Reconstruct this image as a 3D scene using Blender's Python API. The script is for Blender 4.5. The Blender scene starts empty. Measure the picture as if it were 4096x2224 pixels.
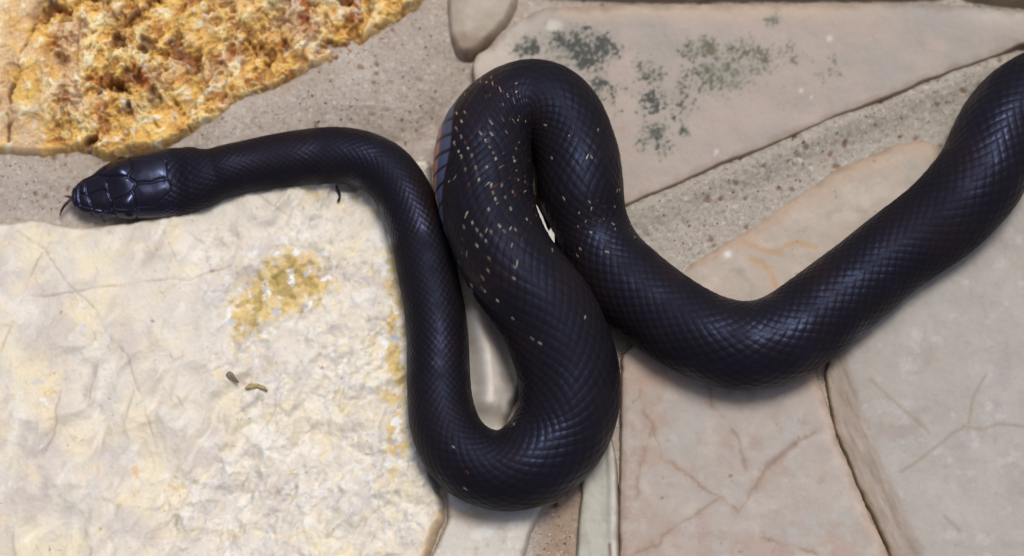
import bpy, math
import numpy as np
from mathutils import Vector, Matrix

# ------------------------------------------------------------------ camera, sky, sun, exposure
scene = bpy.context.scene
col = scene.collection
PW, PH = 4096.0, 2224.0            # size of the photograph in pixels
MMPX = 0.00008                     # metres per photo pixel in the ground plane
DIST = 1.15
VIEW = np.array([-0.10, -0.25, 0.963]); VIEW /= np.linalg.norm(VIEW)
CAM = VIEW * DIST
cam_d = bpy.data.cameras.new("camera")
cam = bpy.data.objects.new("camera", cam_d); col.objects.link(cam)
cam_d.sensor_width = 36.0
cam_d.lens = 36.0 * DIST / (PW * MMPX)
cam_d.clip_start = 0.01; cam_d.clip_end = 100.0
rotq = Vector(-VIEW).to_track_quat('-Z', 'Y')
cam.rotation_mode = 'QUATERNION'
cam.rotation_quaternion = rotq
cam.location = Vector(CAM)
RM = np.array(rotq.to_matrix())
FPX = DIST / MMPX
scene.camera = cam
cam_d.dof.use_dof = True
cam_d.dof.focus_distance = 1.136
cam_d.dof.aperture_fstop = 5.0

SUN_EL, SUN_AZ = math.radians(73), math.radians(50)      # azimuth clockwise from +Y (top of the picture)
world = bpy.data.worlds.new("World"); scene.world = world
world.use_nodes = True
wn = world.node_tree
sky = wn.nodes.new('ShaderNodeTexSky'); sky.sky_type = 'NISHITA'
sky.sun_disc = False
sky.sun_elevation = SUN_EL; sky.sun_rotation = SUN_AZ
sky.air_density = 0.8; sky.dust_density = 5.0; sky.ozone_density = 0.6
wn.links.new(sky.outputs[0], wn.nodes['Background'].inputs[0])
wn.nodes['Background'].inputs[1].default_value = 0.08
sd_ = bpy.data.lights.new("sun", 'SUN'); sun = bpy.data.objects.new("sun", sd_); col.objects.link(sun)
sd_.energy = 1.5; sd_.angle = math.radians(18); sd_.color = (1.0, 0.96, 0.90)
sdir = Vector((math.sin(SUN_AZ) * math.cos(SUN_EL), math.cos(SUN_AZ) * math.cos(SUN_EL), math.sin(SUN_EL)))
sun.rotation_mode = 'QUATERNION'; sun.rotation_quaternion = (-sdir).to_track_quat('-Z', 'Y')
sun.location = sdir * 3

vs = scene.view_settings
vs.view_transform = 'Standard'; vs.look = 'None'; vs.gamma = 1.0; vs.use_curve_mapping = False
vs.exposure = 0.27
vs.use_white_balance = True
vs.white_balance_temperature = 6250; vs.white_balance_tint = 8
scene.cycles.use_denoising = True
scene.cycles.max_bounces = 6

# ------------------------------------------------------------------ photo pixel <-> world
def P(px, py, z):
    px = np.asarray(px, float); py = np.asarray(py, float); z = np.asarray(z, float)
    d = np.stack([(px - PW / 2) / FPX, -(py - PH / 2) / FPX, -np.ones_like(px)], -1) @ RM.T
    t = (z - CAM[2]) / d[..., 2]
    return CAM + d * t[..., None]

def proj(w):
    c = (np.asarray(w) - CAM) @ RM
    return PW / 2 + FPX * c[..., 0] / -c[..., 2], PH / 2 - FPX * c[..., 1] / -c[..., 2]

# ------------------------------------------------------------------ noise
def _hash(ix, iy, seed):
    h = (ix.astype(np.int64) * 374761393 + iy.astype(np.int64) * 668265263 + seed * 1442695041) & 0xffffffff
    h = ((h ^ (h >> 13)) * 1274126177) & 0xffffffff
    h = ((h ^ (h >> 16)) * 2246822519) & 0xffffffff
    return ((h ^ (h >> 15)) & 0xffffff) / float(0xffffff)

def perlin(x, y, seed=0):
    ix = np.floor(x); iy = np.floor(y); fx = x - ix; fy = y - iy
    u = fx * fx * fx * (fx * (fx * 6 - 15) + 10); v = fy * fy * fy * (fy * (fy * 6 - 15) + 10)
    def g(dx, dy):
        a = _hash(ix + dx, iy + dy, seed) * 2 * np.pi
        return np.cos(a) * (fx - dx) + np.sin(a) * (fy - dy)
    a = g(0, 0); b = g(1, 0); c = g(0, 1); d = g(1, 1)
    return 1.5 * ((a * (1 - u) + b * u) * (1 - v) + (c * (1 - u) + d * u) * v)

def fbm(x, y, s, oct=4, seed=0, gain=.5, ridge=False):
    """s = feature size in photo pixels; about -1..1 (0..1 when ridged)"""
    r = np.zeros_like(x); a = 1.0; t = 0.0; f = 1.0 / s
    for o in range(oct):
        n = perlin(x * f + 17.3 * o, y * f - 9.1 * o, seed + o * 7)
        if ridge: n = 1 - np.abs(n) * 1.6
        r += a * n; t += a; a *= gain; f *= 2.03
    return r / t

def worley(x, y, s, seed=0, jit=.9):
    """nearest, second nearest distance and cell random"""
    X = x / s; Y = y / s; ix = np.floor(X); iy = np.floor(Y)
    d1 = np.full_like(X, 9.0); d2 = np.full_like(X, 9.0); rid = np.zeros_like(X)
    for dx in (-1, 0, 1):
        for dy in (-1, 0, 1):
            cx = ix + dx; cy = iy + dy
            qx = cx + .5 + jit * (_hash(cx, cy, seed) - .5); qy = cy + .5 + jit * (_hash(cx, cy, seed + 91) - .5)
            d = np.hypot(X - qx, Y - qy)
            n = d < d1
            d2 = np.where(n, d1, np.minimum(d2, d)); d1 = np.where(n, d, d1)
            rid = np.where(n, _hash(cx, cy, seed + 53), rid)
    return d1, d2, rid

def ss(a, b, x):
    t = np.clip((x - a) / (b - a), 0, 1); return t * t * (3 - 2 * t)

def lin(r, g, b):
    c = np.array([r, g, b], float) / 255.0
    return np.where(c <= .04045, c / 12.92, ((c + .055) / 1.055) ** 2.4)

def mix(c, k, m):
    return c * (1 - m[..., None]) + k * m[..., None]

def rot(x, y, deg):
    a = math.radians(deg); return x * math.cos(a) + y * math.sin(a), -x * math.sin(a) + y * math.cos(a)

def seg_dist(x, y, pts):
    """distance to a polyline in pixels"""
    d = np.full_like(x, 1e9)
    for (ax, ay), (bx, by) in zip(pts[:-1], pts[1:]):
        vx, vy = bx - ax, by - ay; L = vx * vx + vy * vy + 1e-9
        t = np.clip(((x - ax) * vx + (y - ay) * vy) / L, 0, 1)
        d = np.minimum(d, np.hypot(x - ax - t * vx, y - ay - t * vy))
    return d

def poly_sd(x, y, pts):
    """signed distance, positive inside"""
    d = seg_dist(x, y, list(pts) + [pts[0]])
    ins = np.zeros(x.shape, bool); n = len(pts)
    for i in range(n):
        (ax, ay), (bx, by) = pts[i], pts[(i + 1) % n]
        if ay == by: continue
        c = ((ay > y) != (by > y)) & (x < (bx - ax) * (y - ay) / (by - ay) + ax)
        ins ^= c
    return np.where(ins, d, -d)

def smooth_poly(pts, it=1, closed=True):
    p = [tuple(map(float, q)) for q in pts]
    for _ in range(it):
        o = []
        n = len(p)
        for i in range(n if closed else n - 1):
            a = p[i]; b = p[(i + 1) % n]
            o += [(a[0] * .75 + b[0] * .25, a[1] * .75 + b[1] * .25), (a[0] * .25 + b[0] * .75, a[1] * .25 + b[1] * .75)]
        if not closed: o = [p[0]] + o + [p[-1]]
        p = o
    return p

# ------------------------------------------------------------------ materials
def material(name, rough=.85, grain=1400, grain_amt=.10, bump=.0003, spec=.3, fleck=0.0):
    m = bpy.data.materials.new(name); m.use_nodes = True
    nt = m.node_tree; N = nt.nodes; L = nt.links
    b = N['Principled BSDF']
    at = N.new('ShaderNodeAttribute'); at.attribute_name = 'tint'
    tc = N.new('ShaderNodeTexCoord')
    nz = N.new('ShaderNodeTexNoise'); nz.inputs['Scale'].default_value = grain; nz.inputs['Detail'].default_value = 4; nz.inputs['Roughness'].default_value = .65
    L.new(tc.outputs['Object'], nz.inputs['Vector'])
    mr = N.new('ShaderNodeMapRange'); mr.inputs['From Min'].default_value = .25; mr.inputs['From Max'].default_value = .75
    mr.inputs['To Min'].default_value = 1 - grain_amt; mr.inputs['To Max'].default_value = 1 + grain_amt
    L.new(nz.outputs['Fac'], mr.inputs['Value'])
    mu = N.new('ShaderNodeMix'); mu.data_type = 'RGBA'; mu.blend_type = 'MULTIPLY'; mu.inputs['Factor'].default_value = 1
    L.new(at.outputs['Color'], mu.inputs['A']); L.new(mr.outputs['Result'], mu.inputs['B'])
    L.new(mu.outputs['Result'], b.inputs['Base Color'])
    bp = N.new('ShaderNodeBump'); bp.inputs['Strength'].default_value = .6; bp.inputs['Distance'].default_value = bump
    n2 = N.new('ShaderNodeTexNoise'); n2.inputs['Scale'].default_value = grain * .7; n2.inputs['Detail'].default_value = 5; n2.inputs['Roughness'].default_value = .6
    L.new(tc.outputs['Object'], n2.inputs['Vector']); L.new(n2.outputs['Fac'], bp.inputs['Height'])
    L.new(bp.outputs['Normal'], b.inputs['Normal'])
    b.inputs['Roughness'].default_value = rough; b.inputs['Specular IOR Level'].default_value = spec
    return m

M_ochre = material('ochre_stone', .8, 1500, .16, .0006)
M_cream = material('cream_limestone', .75, 1300, .05, .00025)
M_slab = material('grey_limestone', .75, 1500, .06, .00006)
M_mortar = material('mortar', .9, 1900, .16, .0005)

def set_tint(me, rgb):
    a = me.color_attributes.new('tint', 'FLOAT_COLOR', 'POINT')
    v = np.ones((len(me.vertices), 4), np.float32); v[:, :rgb.shape[1]] = np.clip(rgb, 0, 1)
    a.data.foreach_set('color', v.ravel())

def make_mesh(name, verts, quads, rgb=None, mat=None, smooth=True):
    me = bpy.data.meshes.new(name)
    q = np.asarray(quads, np.int32)
    me.vertices.add(len(verts)); me.vertices.foreach_set('co', np.asarray(verts, np.float32).ravel())
    me.loops.add(q.size); me.loops.foreach_set('vertex_index', q.ravel())
    k = q.shape[1]
    me.polygons.add(len(q)); me.polygons.foreach_set('loop_start', np.arange(0, q.size, k, dtype=np.int32))
    me.polygons.foreach_set('loop_total', np.full(len(q), k, np.int32))
    me.polygons.foreach_set('use_smooth', np.full(len(q), smooth))
    me.update(calc_edges=True); me.validate()
    if rgb is not None: set_tint(me, rgb)
    if mat: me.materials.append(mat)
    return me

def add_obj(name, me, parent=None, label=None, cat=None, group=None, kind=None, loc=None):
    o = bpy.data.objects.new(name, me); col.objects.link(o)
    if parent: o.parent = parent
    if loc is not None: o.location = Vector(loc)
    if label: o['label'] = label
    if cat: o['category'] = cat
    if group: o['group'] = group
    if kind: o['kind'] = kind
    return o

# grid lines: fine inside the frame, coarser outside
def grid_lines(lo, hi, f0, f1, step, grow=1.10, cap=15.0, capd=1300.0):
    def ext(start, dist):
        o = []; s = step; d = 0.0
        while d < dist:
            s = min(s * grow, cap) if d < capd else s * 1.22
            d += s; o.append(d)
        return o
    mid = list(np.arange(f0, f1 + step, step))
    return np.array([mid[0] - d for d in reversed(ext(0, mid[0] - lo))] + mid + [mid[-1] + d for d in ext(0, hi - mid[-1])])

# coarse height map of everything lying under the snake
HM_N = 520; HM_S = 0.001; HM = np.full((HM_N, HM_N), -1.0)
def hm_add(w):
    i = np.clip(((w[:, 0] / HM_S) + HM_N / 2).astype(int), 0, HM_N - 1); j = np.clip(((w[:, 1] / HM_S) + HM_N / 2).astype(int), 0, HM_N - 1)
    np.maximum.at(HM, (i, j), w[:, 2])

MORTAR_Z = -0.0035
def stone(name, poly, z0, hfn, cfn, mat, label, step=5.0, edge_w=60, drop=.010, edge_p=2.2, edge_noise=(10, 60), seed=1, cat='stone', group=None, smooth=1, dirt=.5):
    pts = smooth_poly(poly, smooth)
    xs_ = [p[0] for p in pts]; ys_ = [p[1] for p in pts]; pad = 14
    gx = grid_lines(min(xs_) - pad, max(xs_) + pad, max(min(xs_) - pad, -60), min(max(xs_) + pad, PW + 60), step)
    gy = grid_lines(min(ys_) - pad, max(ys_) + pad, max(min(ys_) - pad, -60), min(max(ys_) + pad, PH + 60), step)
    X, Y = np.meshgrid(gx, gy)
    sd = poly_sd(X, Y, pts) + edge_noise[0] * fbm(X, Y, edge_noise[1], 3, seed + 5)
    h = hfn(X, Y, sd)
    e = np.clip(sd / edge_w, -3, 1)
    z = z0 + h - drop * np.maximum(0, 1 - e) ** edge_p
    z = np.maximum(z, -0.03)
    keep = sd > -pad
    rgb = cfn(X, Y, sd, h)
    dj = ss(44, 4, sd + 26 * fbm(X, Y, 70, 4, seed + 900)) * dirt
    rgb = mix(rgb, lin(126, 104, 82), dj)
    W = P(X, Y, np.full_like(X, z0)); W[..., 2] = z
    idx = np.full(X.shape, -1, int); idx[keep] = np.arange(keep.sum())
    a = idx[:-1, :-1]; b = idx[:-1, 1:]; c = idx[1:, 1:]; d = idx[1:, :-1]
    ok = (a >= 0) & (b >= 0) & (c >= 0) & (d >= 0)
    quads = np.stack([d[ok], c[ok], b[ok], a[ok]], -1)
    v = W[keep]; cc = rgb[keep]
    hm_add(v)
    # side walls down to the bed: boundary edges extruded
    e_all = np.concatenate([quads[:, [0, 1]], quads[:, [1, 2]], quads[:, [2, 3]], quads[:, [3, 0]]])
    key = np.minimum(e_all[:, 0], e_all[:, 1]) * 10000000 + np.maximum(e_all[:, 0], e_all[:, 1])
    u, inv, cnt = np.unique(key, return_inverse=True, return_counts=True)
    be = e_all[cnt[inv] == 1]
    bv = np.unique(be); mp = np.full(len(v), -1); mp[bv] = len(v) + np.arange(len(bv))
    low = v[bv].copy(); low[:, 2] = -0.034
    side = np.stack([be[:, 1], be[:, 0], mp[be[:, 0]], mp[be[:, 1]]], -1)
    v = np.concatenate([v, low]); cc = np.concatenate([cc, cc[bv]])
    used = np.zeros(len(v), bool); quads = np.concatenate([quads, side]); used[quads.ravel()] = True
    re = np.cumsum(used) - 1; quads = re[quads]; v = v[used]; cc = cc[used]
    org = np.array([v[:, 0].mean(), v[:, 1].mean(), -0.034])
    me = make_mesh(name, v - org, quads, cc, mat)
    return add_obj(name, me, label=label, cat=cat, group=group, loc=org)

# ------------------------------------------------------------------ the mortar bed (setting)
def mortar_bed():
    gx = grid_lines(-26000, 30000, -60, PW + 60, 6.0); gy = grid_lines(-26000, 28000, -60, PH + 60, 6.0)
    X, Y = np.meshgrid(gx, gy)
    near = ss(1250, 900, np.maximum(np.abs(X - 2048) - 2048, np.abs(Y - 1112) - 1112))
    h = .0016 * near * fbm(X, Y, 420, 3, 3) + (.0007 * fbm(X, Y, 70, 3, 4) + .0005 * fbm(X, Y, 16, 2, 6)) * near
    d1, d2, r = worley(X + 20 * fbm(X, Y, 60, 2, 9), Y + 20 * fbm(X, Y, 60, 2, 10), 46, 8, 1.0)
    pit = ss(.30, .12, d1 + .2 * (1 - r) ) * (r > .88) * near
    h -= .0009 * pit
    # trowelled swelling of the joint beside the ochre stone
    z = MORTAR_Z + h
    z += .0035 * np.exp(-(seg_dist(X, Y, [(900, 520), (1300, 400), (1650, 230), (1760, 100)]) / 150) ** 2)
    z += .002 * np.exp(-(seg_dist(X, Y, [(0, 740), (250, 730)]) / 90) ** 2)
    z += .0040 * np.exp(-(seg_dist(X, Y, [(2520, 860), (2700, 790), (3022, 655), (3321, 525), (3701, 375), (4000, 265)]) / 70) ** 2)
    z -= .003 * np.exp(-(seg_dist(X, Y, [(1560, 590), (1700, 520), (1790, 440), (1860, 350), (1880, 240)]) / 60) ** 2)
    z += .002 * np.exp(-(((X - 1500) / 170) ** 2 + ((Y - 440) / 90) ** 2))
    base = np.broadcast_to(lin(172, 159, 147), X.shape + (3,)).copy()
    base = mix(base, lin(182, 171, 160), ss(-.1, .5, fbm(X, Y, 260, 4, 11)))
    base = mix(base, lin(160, 146, 130), .7 * ss(.05, .6, fbm(X, Y, 120, 4, 12)))
    right = ss(2350, 2600, X) * ss(1300, 1000, Y)
    base = mix(base, lin(168, 160, 148), .75 * right)
    base = mix(base, lin(120, 112, 96), right * .55 * ss(.12, .55, fbm(X, Y, 26, 3, 14)))
    base = mix(base, lin(205, 200, 192), .6 * ss(.2, .6, fbm(X, Y, 22, 2, 15)))
    base = mix(base, lin(128, 108, 88), .5 * ss(.22, .6, fbm(X, Y, 14, 2, 16)))
    base = mix(base, lin(120, 80, 48), .7 * pit * (r > .93))
    base = mix(base, lin(112, 94, 80), .55 * ss(.30, .55, fbm(X, Y, 13, 2, 17)) * ss(-.1, .3, fbm(X, Y, 160, 2, 18)))
    base = mix(base, lin(136, 116, 104), .5 * np.exp(-(seg_dist(X, Y, [(1620, 560), (1740, 500), (1830, 400)]) / 55) ** 2) * ss(-.3, .3, fbm(X, Y, 50, 3, 19)))  # shade beside the coil, painted into the mortar as a brown band
    base = mix(base, lin(150, 120, 88), .55 * ss(130, 20, seg_dist(X, Y, [(2300, 1900), (2230, 2230)])) * (Y > 1700))
    base = base * near[..., None] + lin(174, 162, 150) * (1 - near[..., None])
    W = P(X, Y, np.full_like(X, MORTAR_Z)); W[..., 2] = z
    n, m = X.shape
    id_ = np.arange(n * m).reshape(n, m)
    q = np.stack([id_[1:, :-1].ravel(), id_[1:, 1:].ravel(), id_[:-1, 1:].ravel(), id_[:-1, :-1].ravel()], -1)
    hm_add(W.reshape(-1, 3)[(np.abs(W.reshape(-1, 3)[:, 0]) < .25) & (np.abs(W.reshape(-1, 3)[:, 1]) < .25)])
    me = make_mesh('ground', W.reshape(-1, 3), q, base.reshape(-1, 3), M_mortar)
    add_obj('ground', me, kind='structure', label='grey beige mortar bed that the stones are set in')
mortar_bed()

# ------------------------------------------------------------------ stones
def lines_mask(X, Y, lst, w, wob=6, seed=0):
    Xw = X + wob * (fbm(X, Y, 170, 3, 200 + seed) + .2 * fbm(X, Y, 24, 2, 230 + seed)); Yw = Y + wob * (fbm(X, Y, 170, 3, 220 + seed) + .2 * fbm(X, Y, 24, 2, 240 + seed))
    d = np.full_like(X, 1e9)
    for l in lst: d = np.minimum(d, seg_dist(Xw, Yw, l))
    return np.exp(-(d / w) ** 2), d

# --- ochre pitted stone
A_poly = [(-900, 600), (0, 603), (82, 609), (185, 614), (245, 598), (299, 592), (353, 603), (402, 630), (435, 636), (489, 614), (543, 603), (652, 592), (734, 549), (815, 511), (924, 451), (951, 408), (1011, 386), (1087, 370), (1168, 321), (1277, 261), (1409, 207), (1517, 120), (1626, 60), (1713, 0), (1800, -160), (1700, -520), (900, -800), (-300, -850), (-900, -500)]
def A_fields(X, Y):
    if getattr(A_fields, 'c', None) is not None and A_fields.c[0].shape == X.shape: return A_fields.c
    U, V = rot(X, Y, -26)
    wx = 45 * fbm(X, Y, 120, 4, 31); wy = 45 * fbm(X, Y, 120, 4, 32)
    big = fbm(U * .55 + wx, V + wy, 260, 3, 33)
    dens = ss(-.45, .30, fbm(X, Y, 320, 3, 35) + .35 * np.exp(-((X - 600) ** 2 + (Y - 80) ** 2) / 420 ** 2) + .4 * np.exp(-((X - 1250) ** 2 + (Y - 110) ** 2) / 350 ** 2) - .6 * ss(260, 60, X) - .35 * np.exp(-(((X - 560) / 250) ** 2 + ((Y - 500) / 110) ** 2)))
    b = fbm(U * .75 + wx * .8, V + wy * .8, 120, 6, 36, gain=.64)
    b2 = fbm(U * .75 + wx * .5, V * 1.1 + wy * .5, 44, 5, 38, gain=.66)
    pit = ss(.10, .44, -b) * dens
    b3 = fbm(U * .7 + wx * .3, V * 1.25 + wy * .3, 30, 4, 55, gain=.6)
    pit2 = np.maximum(ss(.10, .32, -b2) * (.1 + .9 * dens), ss(.22, .38, b3) * (.35 + .65 * dens))
    f1, f2, r3 = worley(X + wx * 1.5, Y + wy * 1.5, 150, 40)
    hole = ss(.26, .10, f1 + .2 * fbm(X, Y, 40, 3, 42)) * (r3 < .42) * (.35 + .65 * dens)
    lm, _ = lines_mask(X, Y, [[(150, 60), (140, 150), (95, 260), (75, 330), (45, 400), (52, 470), (30, 540)], [(410, 330), (425, 420)], [(560, 450), (610, 490), (640, 520)], [(0, 420), (40, 470), (30, 560)], [(690, 460), (760, 520)], [(710, 410), (740, 470)]], 5, 30, 4)
    lm = lm * ss(-.2, .25, fbm(X, Y, 70, 3, 52))
    e1, e2, r2 = worley(U * .7 + wx * 1.5, V + wy * 1.5, 66, 45)
    k1, k2, r4 = worley(U * .75 + wx * 1.8, V * 1.1 + wy * 1.8, 27, 47)
    crev = np.maximum(ss(.20, .02, e2 - e1 + .22 * b3) * ss(-.25, .2, fbm(X, Y, 110, 3, 56)), .8 * ss(.20, .04, k2 - k1 + .3 * b3) * ss(.0, .35, fbm(X, Y, 80, 3, 57))) * (.2 + .8 * dens)
    pit2 = np.maximum(pit2, crev)
    A_fields.c = (big, b, b2, pit, pit2, hole, lm, dens)
    return A_fields.c
def A_h(X, Y, sd):
    big, b, b2, pit, pit2, hole, lm, dens = A_fields(X, Y)
    fade = ss(-5, 50, sd)
    return .008 * ss(0, 420, sd) + fade * (.0048 * big + (.0016 + .0024 * dens) * b + (.0006 + .0008 * dens) * b2 - .0030 * pit - .0016 * pit2 - .0045 * hole - .0022 * lm)
def A_c(X, Y, sd, h):
    big, b, b2, pit, pit2, hole, lm, dens = A_fields(X, Y)
    c = np.broadcast_to(lin(236, 192, 108), X.shape + (3,)).copy()
    c = mix(c, lin(246, 222, 158), ss(-.05, .4, b + .3 * b2))
    c = mix(c, lin(218, 186, 152), .75 * ss(.0, .4, fbm(X, Y, 190, 4, 44) + .4 * ss(260, 60, X) + .25 * np.exp(-(((X - 520) / 160) ** 2 + ((Y - 480) / 80) ** 2))))
    c = mix(c, lin(216, 160, 74), .45 * ss(.0, .5, fbm(X, Y, 100, 5, 49, gain=.6)))
    c = mix(c, lin(178, 100, 44), .9 * ss(-.05, .4, fbm(X, Y, 90, 6, 46, gain=.66)) * (.15 + .85 * dens))
    c = mix(c, lin(250, 236, 198), .85 * ss(.10, .40, b2 + .3 * b))
    c = mix(c, lin(218, 210, 210), .8 * ss(.38, .54, fbm(X, Y, 56, 3, 48)))
    c = mix(c, lin(122, 64, 30), .85 * pit)
    c = mix(c, lin(104, 54, 26), .68 * pit2)
    c = mix(c, lin(96, 50, 24), .8 * hole)
    c = mix(c, lin(84, 48, 26), .8 * lm)
    return c
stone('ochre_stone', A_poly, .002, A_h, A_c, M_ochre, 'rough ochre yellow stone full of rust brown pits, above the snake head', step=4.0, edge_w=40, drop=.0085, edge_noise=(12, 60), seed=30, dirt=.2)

# --- cream limestone
C_poly = [(-900, 885), (0, 868), (109, 850), (190, 850), (239, 872), (300, 880), (420, 872), (560, 850), (750, 800), (900, 745), (1100, 690), (1300, 650), (1480, 625), (1640, 605), (1745, 612), (1742, 760), (1735, 1000), (1752, 1250), (1762, 1500), (1745, 1700), (1725, 1840), (1800, 2040), (1764, 2130), (1724, 2235), (1650, 2500), (1300, 2900), (300, 3050), (-700, 2800), (-1000, 1800)]
C_cracks = [[(60, 930), (180, 1006), (304, 1158), (391, 1256), (435, 1343)], [(100, 1186), (304, 1164), (489, 1142), (760, 1120), (924, 1066)], [(0, 1408), (109, 1147), (163, 1017)], [(640, 920), (706, 1044), (760, 1110)], [(600, 892), (750, 925), (837, 990)], [(1016, 767), (1087, 821), (1185, 892)], [(435, 1343), (520, 1440), (560, 1600), (620, 1790)], [(1000, 1880), (930, 2000), (880, 2110), (860, 2230)], [(240, 1560), (230, 1700), (180, 1830)], [(1500, 2120), (1450, 2230)]]
def C_fields(X, Y):
    if getattr(C_fields, 'c', None) is not None and C_fields.c[0].shape == X.shape: return C_fields.c
    U, V = rot(X, Y, -55)
    wx = 60 * fbm(X, Y, 220, 3, 61); wy = 60 * fbm(X, Y, 220, 3, 62)
    rough = ss(-.25, .3, fbm(X, Y, 700, 2, 60) + .00045 * (X - 650) + .00025 * (Y - 1250))
    d1, d2, r = worley((U + wx) * .62, V + wy, 135, 63)
    gx = fbm((U + wx) * .62, V + wy, 170, 1, 64)
    e1, e2, r2 = worley((U + wx * .6) * .7, V + wy * .6, 52, 66)
    rid = fbm((U + wx) * .5, V + wy, 120, 4, 67, ridge=True)
    ck, _ = lines_mask(X, Y, C_cracks, 4.5, 16, 7)
    yel = np.exp(-(((X - 1180) / 190) ** 2 + ((Y - 1120) / 150) ** 2)) + .7 * np.exp(-(((X - 990) / 120) ** 2 + ((Y - 1270) / 130) ** 2)) + .62 * np.exp(-((X - 1590) / 80) ** 2) * ss(800, 900, Y) * ss(2000, 1800, Y) + .45 * np.exp(-(((X - 190) / 60) ** 2 + ((Y - 1590) / 90) ** 2)) + .35 * np.exp(-(((X - 170) / 50) ** 2 + ((Y - 1800) / 90) ** 2)) + .35 * np.exp(-(((X - 1390) / 120) ** 2 + ((Y - 1560) / 170) ** 2)) + .35 * np.exp(-(((X - 1060) / 40) ** 2 + ((Y - 1850) / 60) ** 2)) + .3 * np.exp(-(((X - 350) / 90) ** 2 + ((Y - 1330) / 130) ** 2)) + .25 * np.exp(-(((X - 1550) / 130) ** 2 + ((Y - 2000) / 130) ** 2))
    C_fields.c = (U + wx, V + wy, rough, d1, d2, r, r2, e1, e2, rid, ck, yel)
    return C_fields.c
def C_grain(X, Y):
    if getattr(C_grain, 'c', None) is not None and C_grain.c[0].shape == X.shape: return C_grain.c
    wx = 26 * fbm(X, Y, 60, 3, 401); wy = 26 * fbm(X, Y, 60, 3, 402)
    U, V = rot(X + wx, Y + wy, -50)
    d1, d2, r = worley(U * .75, V, 58, 403); e1, e2, q = worley(U * .8, V, 27, 404)
    U2, V2 = rot(X, Y, 58)
    scr = fbm(U2 * .16, V2, 13, 3, 405)
    gran = np.clip(ss(-.2, .25, fbm(X, Y, 300, 3, 406) + .0011 * (X - 900) + .0003 * (Y - 1300)), 0, 1)
    C_grain.c = (d1, d2, r, e1, e2, q, scr, gran)
    return C_grain.c
def C_h(X, Y, sd):
    U, V, rough, d1, d2, r, r2, e1, e2, rid, ck, yel = C_fields(X, Y)
    g1, g2, gr, h1, h2, hq, scr, gran = C_grain(X, Y)
    fade = ss(-15, 60, sd)
    n = fbm(U * .5, V, 210, 3, 68) * 2.6
    terr = np.floor(n) + ss(.7, 1.0, n - np.floor(n))
    facet = (gr - .5) * .0015 * ss(0, .4, g2 - g1) + (hq - .5) * .0006 * ss(0, .4, h2 - h1) + .0008 * fbm(X, Y, 46, 4, 69)
    return .002 * fbm(X, Y, 800, 2, 70) + fade * ((.35 + .65 * rough) * (.0048 * (fbm(U * .5, V, 230, 3, 66, gain=.42, ridge=True) - .5) + .0022 * n / 2.6) + (.15 + .85 * gran) * facet + .0002 * fbm(X, Y, 14, 2, 71) - .0003 * ck - .0006 * np.clip(yel, 0, 1) * 2 * ss(.1, .5, fbm(X, Y, 60, 3, 78)))
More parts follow.
